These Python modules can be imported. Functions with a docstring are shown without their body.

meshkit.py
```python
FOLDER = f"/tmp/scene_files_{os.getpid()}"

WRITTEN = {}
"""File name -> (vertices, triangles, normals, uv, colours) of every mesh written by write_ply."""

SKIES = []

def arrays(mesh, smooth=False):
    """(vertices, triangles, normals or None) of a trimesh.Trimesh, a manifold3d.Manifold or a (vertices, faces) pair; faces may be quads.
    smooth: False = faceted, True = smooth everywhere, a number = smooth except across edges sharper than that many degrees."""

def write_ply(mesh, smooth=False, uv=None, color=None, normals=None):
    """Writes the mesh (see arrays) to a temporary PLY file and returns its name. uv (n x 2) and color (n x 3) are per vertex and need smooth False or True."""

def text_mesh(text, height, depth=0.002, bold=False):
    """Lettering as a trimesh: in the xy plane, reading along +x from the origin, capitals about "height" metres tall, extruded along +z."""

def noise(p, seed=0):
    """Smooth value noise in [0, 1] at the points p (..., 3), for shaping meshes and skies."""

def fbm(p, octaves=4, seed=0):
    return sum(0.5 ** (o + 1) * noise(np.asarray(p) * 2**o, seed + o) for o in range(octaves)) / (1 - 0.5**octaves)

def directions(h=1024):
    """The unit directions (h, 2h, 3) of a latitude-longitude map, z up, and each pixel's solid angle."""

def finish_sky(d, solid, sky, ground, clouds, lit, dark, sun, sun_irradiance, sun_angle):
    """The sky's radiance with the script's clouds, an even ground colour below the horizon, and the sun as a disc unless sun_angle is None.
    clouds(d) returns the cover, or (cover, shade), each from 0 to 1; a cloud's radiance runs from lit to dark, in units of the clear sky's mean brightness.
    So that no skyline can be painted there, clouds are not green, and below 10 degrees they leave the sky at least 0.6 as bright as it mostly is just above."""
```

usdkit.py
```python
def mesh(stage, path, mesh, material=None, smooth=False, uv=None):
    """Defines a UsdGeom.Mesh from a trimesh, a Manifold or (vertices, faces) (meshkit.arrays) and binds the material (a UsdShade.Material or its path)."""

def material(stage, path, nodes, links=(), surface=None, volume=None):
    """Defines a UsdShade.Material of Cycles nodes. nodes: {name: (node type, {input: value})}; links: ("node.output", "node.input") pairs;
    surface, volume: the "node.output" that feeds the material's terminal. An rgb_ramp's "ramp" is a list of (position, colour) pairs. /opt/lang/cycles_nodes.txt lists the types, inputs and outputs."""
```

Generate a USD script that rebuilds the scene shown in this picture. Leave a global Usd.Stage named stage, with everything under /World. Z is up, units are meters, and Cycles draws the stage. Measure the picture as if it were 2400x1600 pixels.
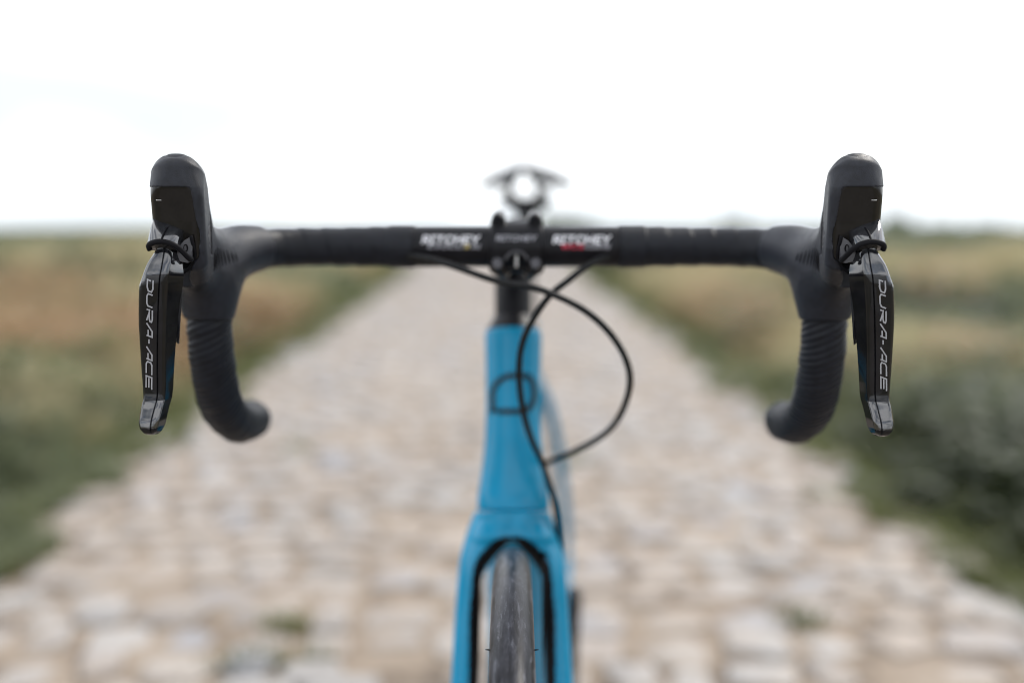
import math, numpy as np, trimesh, usdkit, meshkit
from pxr import Usd, UsdGeom, UsdLux, UsdShade, Gf, Sdf, Vt
from shapely.geometry import LineString, Polygon, box as sbox
from shapely.ops import unary_union

stage = Usd.Stage.CreateInMemory()
UsdGeom.SetStageUpAxis(stage, 'Z')
UsdGeom.Xform.Define(stage, '/World')
UsdGeom.Scope.Define(stage, '/World/Looks')

# ---------------------------------------------------------------- camera, sky, sun, exposure
H, PITCH = 0.925, 7.68
cam = UsdGeom.Camera.Define(stage, '/World/camera')
cam.CreateHorizontalApertureAttr(36.0)
cam.CreateVerticalApertureAttr(24.0)
cam.CreateFocalLengthAttr(35.28)
cam.CreateFStopAttr(1.72)
cam.CreateFocusDistanceAttr(0.612)
cam.CreateClippingRangeAttr(Gf.Vec2f(0.05, 10000))
cam.AddTranslateOp().Set(Gf.Vec3d(0, 0, H))
cam.AddRotateXOp().Set(90.0 - PITCH)
cam.CreateExposureAttr(1.3)

SUN_EL, SUN_AZ = math.radians(48), math.radians(52)      # azimuth clockwise from +y
sd = np.array([math.cos(SUN_EL) * math.sin(SUN_AZ), math.cos(SUN_EL) * math.cos(SUN_AZ), math.sin(SUN_EL)])
dome = UsdLux.DomeLight.Define(stage, '/World/sky')
dome.CreateIntensityAttr(1.0)
dome.GetPrim().SetCustomDataByKey('kind', 'structure')
skym = usdkit.material(stage, '/World/Looks/sky', {
    'sky': ('sky_texture', {'sky_type': 'single_scattering', 'sun_disc': False, 'sun_elevation': SUN_EL, 'sun_rotation': SUN_AZ, 'aerosol_density': 1.5}),
    'tc': ('texture_coordinate', {}),
    'map': ('mapping', {'scale': (1.1, 1.1, 3.2), 'location': (0.35, 0.1, 0.3)}),
    'n': ('noise_texture', {'scale': 2.1, 'detail': 4.0, 'roughness': 0.55}),
    'r': ('rgb_ramp', {'ramp': [(0.37, (0.25, 0.25, 0.25)), (0.50, (0.95, 0.95, 0.95))]}),
    'm2': ('mapping', {'scale': (1.0, 1.0, 3.0), 'location': (2.14, 8.59, 1.27)}), 'n2': ('noise_texture', {'scale': 1.7, 'detail': 2.5}),
    'r2': ('rgb_ramp', {'ramp': [(0.45, (0, 0, 0)), (0.64, (0.85, 0.85, 0.85))]}), 'gc': ('mix_color', {'b': (2.9, 3.2, 3.5)}),
    'xyz': ('separate_xyz', {}),
    'hz': ('map_range', {'from_min': -0.06, 'from_max': 0.13, 'to_min': 0.0, 'to_max': 1.0, 'clamp': True, 'range_type': 'smoothstep'}),
    'cl': ('mix_color', {'a': (4.6, 5.0, 5.3), 'b': (10.2, 10.3, 10.5)}),
    'low': ('map_range', {'from_min': 0.0, 'from_max': 0.16, 'to_min': 1.0, 'to_max': 0.0, 'clamp': True}),
    'fmax': ('math', {'math_type': 'maximum'}),
    'mix': ('mix_color', {}),
    'bg': ('background_shader', {'strength': 0.10}),
}, [('tc.generated', 'map.vector'), ('map.vector', 'n.vector'), ('n.fac', 'r.fac'), ('tc.generated', 'xyz.vector'), ('xyz.z', 'hz.value'),
    ('hz.result', 'cl.fac'), ('xyz.z', 'low.value'), ('low.result', 'fmax.value1'), ('r.color', 'fmax.value2'), ('fmax.value', 'mix.fac'), ('sky.color', 'mix.a'), ('cl.result', 'gc.a'), ('tc.generated', 'm2.vector'), ('m2.vector', 'n2.vector'), ('n2.fac', 'r2.fac'), ('r2.color', 'gc.fac'), ('gc.result', 'mix.b'),
    ('mix.result', 'bg.color')], surface='bg.background')
UsdShade.MaterialBindingAPI.Apply(dome.GetPrim()).Bind(skym)

sun = UsdLux.DistantLight.Define(stage, '/World/sun')
sun.CreateIntensityAttr(0.35)
sun.CreateAngleAttr(14.0)
sun.CreateColorAttr(Gf.Vec3f(1.0, 0.95, 0.88))
sun.CreateNormalizeAttr(True)
q = Gf.Rotation(Gf.Vec3d(0, 0, 1), Gf.Vec3d(*map(float, sd)))
sun.AddTransformOp().Set(Gf.Matrix4d().SetRotate(q))

# ---------------------------------------------------------------- helpers
rng = np.random.default_rng(7)
LK = '/World/Looks/'


def numbered(path):
    if not stage.GetPrimAtPath(path): return path
    k = 1
    while stage.GetPrimAtPath(f'{path}_{k:03d}'): k += 1
    return f'{path}_{k:03d}'


BASE = np.array([0.0, 1.1, 0.0])


def obj(name, mesh, mat, parent=None, smooth=False, off=None):
    root = '/World' if parent is None else str(parent.GetPath())
    if isinstance(mesh, tuple): mesh = trimesh.Trimesh(np.asarray(mesh[0], float), tri(mesh[1]), process=False)
    if off is not None:
        mesh = mesh.copy(); mesh.vertices = mesh.vertices - off
    return usdkit.mesh(stage, numbered(f'{root}/{name}'), mesh, LK + mat, smooth=smooth).GetPrim()


def tri(f):
    f = np.asarray(f, int)
    return np.vstack([f[:, [0, 1, 2]], f[:, [0, 2, 3]]]) if f.shape[1] == 4 else f


def thing(name, label=None, cat=None, loc=(0, 0, 0), group=None, kind=None, rotz=0.0, scale=None):
    x = UsdGeom.Xform.Define(stage, numbered('/World/' + name))
    x.AddTranslateOp().Set(Gf.Vec3d(*map(float, loc)))
    if rotz: x.AddRotateZOp().Set(float(rotz))
    if scale is not None: x.AddScaleOp().Set(Gf.Vec3f(*map(float, scale)))
    return tag(x.GetPrim(), label, cat, group, kind)


def tag(p, label=None, cat=None, group=None, kind=None):
    for k, v in (('label', label), ('category', cat), ('group', group), ('kind', kind)):
        if v: p.SetCustomDataByKey(k, v)
    return p


def cat(ms):
    return trimesh.util.concatenate(ms)


def mirror(m):
    m = m.copy(); m.vertices = m.vertices * [-1, 1, 1]; m.faces = m.faces[:, ::-1]
    return m


def spline(pts, n):
    """Catmull-Rom (centripetal-ish) through points, n samples, even arc length."""
    from scipy.interpolate import CubicSpline
    p = np.asarray(pts, float)
    t = np.r_[0, np.cumsum(np.linalg.norm(np.diff(p, axis=0), axis=1) ** 0.75)]
    cs = CubicSpline(t, p)
    d = cs(np.linspace(0, t[-1], 400))
    s = np.r_[0, np.cumsum(np.linalg.norm(np.diff(d, axis=0), axis=1))]
    q_ = np.linspace(0, s[-1], n)
    return np.stack([np.interp(q_, s, d[:, k]) for k in range(d.shape[1])], 1)


def frames(p):
    t = np.gradient(p, axis=0); t /= np.linalg.norm(t, axis=1, keepdims=True)
    a = np.zeros_like(t)
    v = np.array([0, 0, 1.0]) if abs(t[0, 2]) < 0.9 else np.array([0, 1.0, 0])
    for i in range(len(p)):
        v = v - t[i] * (v @ t[i]); v /= np.linalg.norm(v); a[i] = v
    return t, a, np.cross(t, a)


def sweep(p, rad, sides=16, prof=None, cap=True, capround=0):
    """tube along p; rad: scalar, (n,), or (n, sides); prof: (n,2) scale in the two frame axes."""
    p = np.asarray(p, float); n = len(p)
    t, a, b = frames(p)
    R = np.broadcast_to(np.asarray(rad, float).reshape(-1, 1) if np.ndim(rad) < 2 else rad, (n, sides))
    th = np.arange(sides) * 2 * np.pi / sides
    pa, pb = (np.ones(n), np.ones(n)) if prof is None else (np.asarray(prof)[:, 0], np.asarray(prof)[:, 1])
    v = p[:, None] + (R * np.cos(th) * pa[:, None])[..., None] * a[:, None] + (R * np.sin(th) * pb[:, None])[..., None] * b[:, None]
    v = v.reshape(-1, 3)
    i, j = np.meshgrid(np.arange(n - 1), np.arange(sides), indexing='ij')
    f = np.stack([i * sides + j, i * sides + (j + 1) % sides, (i + 1) * sides + (j + 1) % sides, (i + 1) * sides + j], -1).reshape(-1, 4)
    f = tri(f)
    if cap:
        c0, c1 = len(v), len(v) + 1
        r1 = float(R[-1].mean()) * capround
        v = np.vstack([v, p[0] - t[0] * float(R[0].mean()) * capround, p[-1] + t[-1] * r1])
        k = np.arange(sides)
        f = np.vstack([f, np.stack([np.full(sides, c0), (k + 1) % sides, k], 1), np.stack([np.full(sides, c1), (n - 1) * sides + k, (n - 1) * sides + (k + 1) % sides], 1)])
    m = trimesh.Trimesh(v, f, process=False)
    if m.volume < 0: m.faces = m.faces[:, ::-1]
    return m


def tube(a, b, r0, r1=None, sides=16, n=2):
    r1 = r0 if r1 is None else r1
    s = np.linspace(0, 1, n)[:, None]
    return sweep(np.asarray(a) * (1 - s) + np.asarray(b) * s, np.linspace(r0, r1, n), sides)


def box(c, s, bev=0.0):
    m = trimesh.creation.box(s)
    if bev:
        s = np.asarray(s, float)
        pts = []
        for k in range(3):
            e = s / 2 - bev; e[k] = s[k] / 2
            pts.append(np.array([[x, y, z] for x in (-1, 1) for y in (-1, 1) for z in (-1, 1)]) * e)
        m = trimesh.convex.convex_hull(np.vstack(pts))
    m.apply_translation(c)
    return m


def revolve_y(prof, c, sides=24):
    """prof: (r, y) pairs revolved about the y axis through c."""
    prof = np.asarray(prof, float); th = np.arange(sides) * 2 * np.pi / sides
    v = np.stack([prof[:, :1] * np.cos(th), np.broadcast_to(prof[:, 1:], (len(prof), sides)), prof[:, :1] * np.sin(th)], -1).reshape(-1, 3) + c
    i, j = np.meshgrid(np.arange(len(prof) - 1), np.arange(sides), indexing='ij')
    f = tri(np.stack([i * sides + j, i * sides + (j + 1) % sides, (i + 1) * sides + (j + 1) % sides, (i + 1) * sides + j], -1).reshape(-1, 4))
    m = trimesh.Trimesh(v, f)
    m.update_faces(m.nondegenerate_faces())
    m.fix_normals()
    return m


# signed distances and a vectorised surface-nets mesher
def sd_poly2(u, v, poly):
    p = np.asarray(poly, float); n = len(p)
    d = np.full(u.shape, 1e9); s = np.ones(u.shape)
    for i in range(n):
        a, b = p[i], p[i - 1]
        ex, ey = b - a; wx, wy = u - a[0], v - a[1]
        h = np.clip((wx * ex + wy * ey) / (ex * ex + ey * ey), 0, 1)
        d = np.minimum(d, (wx - ex * h) ** 2 + (wy - ey * h) ** 2)
        c1, c2, c3 = v >= a[1], v < b[1], ex * wy > ey * wx
        s = np.where((c1 & c2 & c3) | (~c1 & ~c2 & ~c3), -s, s)
    return s * np.sqrt(d)


def sub(m, msk):
    q_ = m.copy()
    q_.update_faces(msk)
    q_.remove_unreferenced_vertices()
    return q_


def extr(d2, w, r):
    a, b = d2 + r, w + r
    return np.minimum(np.maximum(a, b), 0) + np.hypot(np.maximum(a, 0), np.maximum(b, 0)) - r


def smin(a, b, k):
    h = np.maximum(k - np.abs(a - b), 0) / k
    return np.minimum(a, b) - h * h * k * 0.25


def smax(a, b, k):
    return -smin(-a, -b, k)


def sd_cone(P, a, b, ra, rb, sc=(1, 1, 1)):
    sc = np.asarray(sc, float)
    Q, a, b = P * sc, np.asarray(a) * sc, np.asarray(b) * sc
    ab = b - a
    h = np.clip(((Q - a) @ ab) / (ab @ ab), 0, 1)
    return np.linalg.norm(Q - a - h[:, None] * ab, axis=1) - (ra + (rb - ra) * h)


def sd_path(P, pts, rs, sc=(1, 1, 1), k=0.004):
    d = None
    for i in range(len(pts) - 1):
        e = sd_cone(P, pts[i], pts[i + 1], rs[i], rs[i + 1], sc)
        d = e if d is None else smin(d, e, k)
    return d


def snets(f, lo, hi, h, newton=2):
    lo, hi = np.asarray(lo, float), np.asarray(hi, float)
    n = np.ceil((hi - lo) / h).astype(int) + 1
    ax = [lo[k] + h * np.arange(n[k]) for k in range(3)]
    G = np.stack(np.meshgrid(*ax, indexing='ij'), -1).reshape(-1, 3)
    V = np.concatenate([f(G[i:i + 400000]) for i in range(0, len(G), 400000)]).reshape(n)
    S = V < 0
    cs = [(i, j, k) for i in (0, 1) for j in (0, 1) for k in (0, 1)]
    cut = lambda A, c: A[c[0]:n[0] - 1 + c[0], c[1]:n[1] - 1 + c[1], c[2]:n[2] - 1 + c[2]]
    cnt = sum(cut(S, c).astype(int) for c in cs)
    idx = np.argwhere((cnt > 0) & (cnt < 8))
    ids = np.full(n - 1, -1); ids[tuple(idx.T)] = np.arange(len(idx))
    acc, num = np.zeros((len(idx), 3)), np.zeros(len(idx))
    for a in cs:
        for k in range(3):
            if a[k] == 0:
                b = list(a); b[k] = 1
                va, vb = V[tuple((idx + a).T)], V[tuple((idx + b).T)]
                m = (va < 0) != (vb < 0)
                tt = np.where(m, va / np.where(m, va - vb, 1), 0)
                pt = np.broadcast_to(np.array(a, float), acc.shape).copy(); pt[:, k] += tt
                acc += pt * m[:, None]; num += m
    verts = lo + h * (idx + acc / num[:, None])
    faces = []
    for k in range(3):
        e = np.zeros(3, int); e[k] = 1
        A = S[tuple(slice(0, n[q_] - e[q_]) for q_ in range(3))]; B = S[tuple(slice(e[q_], n[q_]) for q_ in range(3))]
        ch = np.argwhere(A != B)
        u, w = (k + 1) % 3, (k + 2) % 3
        ok = (ch[:, u] > 0) & (ch[:, w] > 0) & (ch[:, u] < n[u] - 1) & (ch[:, w] < n[w] - 1)
        ch = ch[ok]
        qd = []
        for du, dw in ((-1, -1), (0, -1), (0, 0), (-1, 0)):
            c = ch.copy(); c[:, u] += du; c[:, w] += dw
            qd.append(ids[tuple(c.T)])
        qd = np.stack(qd, 1)
        flip = ~A[tuple(ch.T)]
        qd[flip] = qd[flip][:, ::-1]
        faces.append(qd)
    faces = tri(np.vstack(faces))
    for _ in range(newton):
        e = h * 0.25
        d0 = f(verts)
        g = np.stack([(f(verts + np.eye(3)[k] * e) - d0) / e for k in range(3)], 1)
        st = d0[:, None] * g / np.maximum((g * g).sum(1, keepdims=True), 0.2)
        verts = verts - np.clip(st, -h * 0.6, h * 0.6)
    return trimesh.Trimesh(verts, faces, process=False)


# ---------------------------------------------------------------- materials
def mat(name, nodes, links, surface='p.BSDF'):
    return usdkit.material(stage, LK + name, nodes, links, surface=surface)


def simple(name, col, rough=0.5, metallic=0.0, coat=0.0, ior=1.5, var=0.25, scale=60.0, bump=0.0, bscale=900.0, **kw):
    c = np.asarray(col, float)
    nodes = {'tc': ('geometry', {}), 'n': ('noise_texture', {'scale': scale, 'detail': 4.0}),
             'r': ('rgb_ramp', {'ramp': [(0.3, tuple(c * (1 - var))), (0.7, tuple(c * (1 + var)))]}),
             'rr': ('map_range', {'from_min': 0.3, 'from_max': 0.7, 'to_min': max(rough - 0.06, 0.02), 'to_max': rough + 0.06}),
             'p': ('principled_bsdf', {'roughness': rough, 'metallic': metallic, 'coat_weight': coat, 'ior': ior, **kw})}
    links = [('tc.position', 'n.vector'), ('n.fac', 'r.fac'), ('r.color', 'p.base_color'), ('n.fac', 'rr.value'), ('rr.result', 'p.roughness')]
    if bump:
        nodes['nb'] = ('noise_texture', {'scale': bscale, 'detail': 2.0}); nodes['b'] = ('bump', {'strength': bump, 'distance': 0.0004})
        links += [('tc.position', 'nb.vector'), ('nb.fac', 'b.height'), ('b.normal', 'p.normal')]
    return mat(name, nodes, links)


simple('hood_rubber', (0.0058, 0.0066, 0.0098), 0.45, var=0.35, scale=320, bump=0.4, bscale=2200, specular_ior_level=0.24)
simple('bar_tape', (0.0036, 0.0042, 0.0064), 0.42, var=0.3, scale=140, bump=0.4, bscale=1500, specular_ior_level=0.17)
simple('gloss_black', (0.0025, 0.0025, 0.003), 0.07, ior=1.36, var=0.3, scale=90)
simple('polished_black', (0.004, 0.0042, 0.005), 0.10, ior=1.85, var=0.3, scale=200)
simple('panel_black', (0.004, 0.0036, 0.0033), 0.12, ior=1.30, var=0.3, scale=90)
simple('satin_black', (0.0026, 0.0026, 0.0036), 0.34, var=0.2, specular_ior_level=0.15)
simple('matte_black', (0.004, 0.004, 0.005), 0.6, var=0.2, specular_ior_level=0.06)
simple('plate_grey', (0.024, 0.024, 0.028), 0.42, var=0.15, scale=300)
simple('hose_black', (0.003, 0.0033, 0.0036), 0.35, var=0.2, specular_ior_level=0.15)
simple('blue_paint', (0.0, 0.130, 0.232), 0.30, specular_ior_level=0.06, coat=0.40, coat_roughness=0.10, var=0.05, scale=25)
simple('blue_anodised', (0.01, 0.14, 0.30), 0.25, metallic=0.3, var=0.1)
simple('badge_dark', (0.0035, 0.0033, 0.0035), 0.28, var=0.2, specular_ior_level=0.15)
simple('bolt_steel', (0.08, 0.08, 0.09), 0.4, metallic=0.9, var=0.2)
simple('bright_steel', (0.3, 0.3, 0.3), 0.3, metallic=0.9, var=0.1)
simple('white_print', (0.45, 0.45, 0.47), 0.5, var=0.05)
simple('grey_print', (0.17, 0.17, 0.19), 0.5, var=0.05)
simple('silver_print', (0.17, 0.17, 0.18), 0.45, var=0.08, scale=400)
simple('red_print', (0.30, 0.008, 0.03), 0.5, var=0.05)
simple('yellow_print', (0.30, 0.24, 0.08), 0.5, var=0.05)
simple('saddle_black', (0.004, 0.005, 0.007), 0.45, specular_ior_level=0.2, var=0.2)
simple('rim_carbon', (0.015, 0.015, 0.016), 0.3, coat=0.3, var=0.2)
# tyre: dusty rubber with pale streaks and scuffs
mat('tyre_rubber', {
    'g': ('geometry', {}),
    'm1': ('mapping', {'scale': (260, 60, 60)}), 'n1': ('noise_texture', {'scale': 1.0, 'detail': 5.0, 'roughness': 0.62, 'distortion': 0.4}),
    'm2': ('mapping', {'scale': (420, 48, 48), 'rotation': (0, 0, 0.12)}), 'n2': ('noise_texture', {'scale': 1.0, 'detail': 4.0, 'roughness': 0.72, 'distortion': 0.7}),
    'r1': ('rgb_ramp', {'ramp': [(0.40, (0.004, 0.004, 0.0055)), (0.55, (0.010, 0.0103, 0.0135)), (0.72, (0.026, 0.027, 0.034))]}),
    'r2': ('rgb_ramp', {'ramp': [(0.54, (0, 0, 0)), (0.72, (0.8, 0.8, 0.8))]}),
    'mx': ('mix_color', {'b': (0.095, 0.097, 0.115)}),
    'b': ('bump', {'strength': 0.35, 'distance': 0.0006}),
    'p': ('principled_bsdf', {'roughness': 0.34, 'specular_ior_level': 0.16})},
    [('g.position', 'm1.vector'), ('m1.vector', 'n1.vector'), ('g.position', 'm2.vector'), ('m2.vector', 'n2.vector'), ('n1.fac', 'r1.fac'), ('n2.fac', 'r2.fac'),
     ('r1.color', 'mx.a'), ('r2.color', 'mx.fac'), ('mx.result', 'p.base_color'), ('n2.fac', 'b.height'), ('b.normal', 'p.normal')])

STONES = [(0.2356, 0.2229, 0.2123), (0.2680, 0.2562, 0.2446), (0.2171, 0.2175, 0.2289), (0.2587, 0.2292, 0.2009), (0.2449, 0.2184, 0.1992), (0.1894, 0.1708, 0.1555)]
for k, c in enumerate(STONES):
    c = np.array(c)
    mat(f'cobble_{["grey","pale","bluish","sandy","pinkish","brown"][k]}', {
        'g': ('geometry', {}), 'n': ('noise_texture', {'scale': 22.0, 'detail': 6.0, 'roughness': 0.62}),
        'r': ('rgb_ramp', {'ramp': [(0.30, tuple(c * (0.62, 0.58, 0.52))), (0.48, tuple(c * 0.95)), (0.7, tuple(c * 1.18))]}),
        'n2': ('noise_texture', {'scale': 120.0, 'detail': 5.0}), 'b': ('bump', {'strength': 0.6, 'distance': 0.006}),
        'n3': ('noise_texture', {'scale': 2.6, 'detail': 4.0, 'roughness': 0.6}), 'd': ('rgb_ramp', {'ramp': [(0.42, (0, 0, 0)), (0.58, (0.85, 0.85, 0.85))]}), 'dm': ('mix_color', {'b': (0.245, 0.203, 0.165)}),
        'p': ('principled_bsdf', {'roughness': 0.62})},
        [('g.position', 'n.vector'), ('g.position', 'n2.vector'), ('g.position', 'n3.vector'), ('n3.fac', 'd.fac'), ('d.color', 'dm.fac'), ('n.fac', 'r.fac'), ('r.color', 'dm.a'), ('dm.result', 'p.base_color'), ('n2.fac', 'b.height'), ('b.normal', 'p.normal')])
COB = [f'cobble_{n}' for n in ('grey', 'pale', 'bluish', 'sandy', 'pinkish', 'brown')]
mat('joint_soil', {
    'g': ('geometry', {}), 'n': ('noise_texture', {'scale': 9.0, 'detail': 6.0, 'roughness': 0.6}),
    'r': ('rgb_ramp', {'ramp': [(0.34, (0.055, 0.041, 0.030)), (0.47, (0.175, 0.136, 0.100)), (0.7, (0.23, 0.19, 0.15))]}),
    'p': ('principled_bsdf', {'roughness': 0.9})}, [('g.position', 'n.vector'), ('n.fac', 'r.fac'), ('r.color', 'p.base_color')])
# the far cobbles, past the built ones
mat('far_cobbles', {
    'g': ('geometry', {}), 'v': ('voronoi_texture', {'scale': 6.5}),
    'r': ('rgb_ramp', {'ramp': [(0.0, (0.222, 0.205, 0.188)), (1.0, (0.275, 0.262, 0.25))]}), 's': ('separate_color', {}),
    'p': ('principled_bsdf', {'roughness': 0.8})}, [('g.position', 'v.vector'), ('v.color', 's.color'), ('s.r', 'r.fac'), ('r.color', 'p.base_color')])
mat('field_soil', {
    'g': ('geometry', {}), 'm': ('mapping', {'scale': (0.35, 0.5, 1.0)}), 'n': ('noise_texture', {'scale': 1.0, 'detail': 6.0, 'roughness': 0.6}),
    'r': ('rgb_ramp', {'ramp': [(0.34, (0.05, 0.055, 0.025)), (0.50, (0.14, 0.122, 0.07)), (0.66, (0.23, 0.175, 0.10))]}),
    'xyz': ('separate_xyz', {}), 'far': ('map_range', {'from_min': 13.0, 'from_max': 17.0, 'to_min': 0.0, 'to_max': 1.0, 'clamp': True}),
    'mx': ('mix_color', {'b': (0.05, 0.064, 0.028)}),
    'p': ('principled_bsdf', {'roughness': 0.95})},
    [('g.position', 'm.vector'), ('m.vector', 'n.vector'), ('n.fac', 'r.fac'), ('g.position', 'xyz.vector'), ('xyz.y', 'far.value'), ('far.result', 'mx.fac'), ('r.color', 'mx.a'), ('mx.result', 'p.base_color')])


def leaf(name, a, b, trans=0.35):
    a, b = np.array(a), np.array(b)
    mat(name, {'o': ('object_info', {}), 'g': ('geometry', {}), 'n': ('noise_texture', {'scale': 3.0, 'detail': 3.0}),
               'ad': ('math', {'math_type': 'add'}), 'hf': ('math', {'math_type': 'multiply', 'value2': 0.5}),
               'r': ('rgb_ramp', {'ramp': [(0.2, tuple(a)), (0.8, tuple(b))]}),
               'p': ('principled_bsdf', {'roughness': 0.6}), 't': ('translucent_bsdf', {}), 'mx': ('mix_closure', {'fac': trans})},
        [('g.position', 'n.vector'), ('o.random', 'ad.value1'), ('n.fac', 'ad.value2'), ('ad.value', 'hf.value1'), ('hf.value', 'r.fac'), ('r.color', 'p.base_color'), ('r.color', 't.color'),
         ('p.BSDF', 'mx.closure1'), ('t.BSDF', 'mx.closure2')], surface='mx.closure')


leaf('grass_green', (0.052, 0.066, 0.018), (0.125, 0.135, 0.045))
leaf('grass_grey_green', (0.095, 0.115, 0.060), (0.18, 0.195, 0.115), 0.5)
leaf('grass_dry', (0.26, 0.225, 0.12), (0.40, 0.35, 0.205))
leaf('leaf_rust', (0.20, 0.125, 0.06), (0.31, 0.205, 0.10))
leaf('leaf_dark', (0.024, 0.036, 0.014), (0.050, 0.062, 0.026), 0.45)
leaf('leaf_tree', (0.0320, 0.0520, 0.0240), (0.0720, 0.0960, 0.0440))
leaf('crop_green', (0.0400, 0.0600, 0.0200), (0.0720, 0.0920, 0.0320))
simple('bark', (0.09, 0.075, 0.06), 0.85, var=0.4, scale=8)

# ---------------------------------------------------------------- ground and road
K2 = 0.000473


def tz(y):
    y = np.asarray(y, float)
    u = np.clip(y - 25, 0, 31.7)
    return -K2 * u * u - 0.030 * np.maximum(y - 25 - 31.7, 0)


def tz2(x, y):
    x, y = np.asarray(x, float), np.asarray(y, float)
    w = np.clip((np.abs(x + 0.016 * y) - 1.5) / 1.5, 0, 1)
    return tz(y) + w * 0.05 * np.sin(x * 0.9 + 1.3) * np.sin(y * 0.7)


gx = np.unique(np.r_[-np.geomspace(12, 1800, 24), np.linspace(-12, 12, 97), np.geomspace(12, 1800, 24)])
gy = np.unique(np.r_[-np.geomspace(6, 900, 18), np.linspace(-6, 60, 180), np.geomspace(60, 3500, 40)])
X, Y = np.meshgrid(gx, gy, indexing='ij')
nx, ny = X.shape
i, j = np.meshgrid(np.arange(nx - 1), np.arange(ny - 1), indexing='ij')
gf = np.stack([i * ny + j, (i + 1) * ny + j, (i + 1) * ny + j + 1, i * ny + j + 1], -1).reshape(-1, 4)
tag(obj('field', (np.stack([X, Y, tz2(X, Y)], -1).reshape(-1, 3), gf), 'field_soil', smooth=True), kind='structure')

RX = lambda y: -0.016 * np.asarray(y, float) + 0.0
LW, RW = -1.36, 1.27
road = thing('cobbled_road', kind='structure')


def strip(ya, yb, n, zoff):
    ys = np.linspace(ya, yb, n); xs = np.linspace(LW - 0.04, RW + 0.04, 9)
    A, B = np.meshgrid(xs, ys, indexing='ij')
    v = np.stack([A + RX(B), B, tz(B) + zoff + 0.018 * (1 - (A / 1.35) ** 2)], -1).reshape(-1, 3)
    i, j = np.meshgrid(np.arange(8), np.arange(n - 1), indexing='ij')
    return v, np.stack([i * n + j, (i + 1) * n + j, (i + 1) * n + j + 1, i * n + j + 1], -1).reshape(-1, 4)


Y0, Y1 = -3.0, 34.0
obj('road_bed', strip(Y0, Y1, 120, 0.016), 'joint_soil', road, smooth=True)
obj('far_paving', strip(Y1, 160, 120, 0.03), 'far_cobbles', road, smooth=True)
obj('rear_paving', strip(-120, Y0, 40, 0.03), 'far_cobbles', road, smooth=True)

ring = np.array([(-1, -.62), (-.66, -1), (.66, -1), (1, -.62), (1, .62), (.66, 1), (-.66, 1), (-1, .62)], float)


def cobble(cx, cy, wx, wy, top, r):
    jit = 1 + r.uniform(-0.28, 0.18, (8, 2))
    a = ring * jit * [wx / 2, wy / 2]
    th = r.normal(0, 0.17); R2 = np.array([[math.cos(th), -math.sin(th)], [math.sin(th), math.cos(th)]])
    a = a @ R2.T
    tilt = r.uniform(-0.055, 0.055, 2)
    lay = []
    for s, z in ((1.0, -0.05), (0.985, top - 0.020), (0.90, top - 0.006), (0.62, top)):
        b = a * s
        lay.append(np.c_[b, z + (b @ tilt) * (z > -0.04)])
    c = np.array([[0, 0, top + 0.001 + r.uniform(-.002, .002)]])
    v = np.vstack(lay + [c])
    f = []
    for L in range(3):
        for k in range(8):
            p, q_, s_, t_ = L * 8 + k, L * 8 + (k + 1) % 8, (L + 1) * 8 + (k + 1) % 8, (L + 1) * 8 + k
            f += [(p, q_, s_), (p, s_, t_)]
    f += [(24 + k, 24 + (k + 1) % 8, 32) for k in range(8)]
    v[:, 0] += cx; v[:, 1] += cy; v[:, 2] += tz(cy)
    return v, np.array(f)


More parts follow.
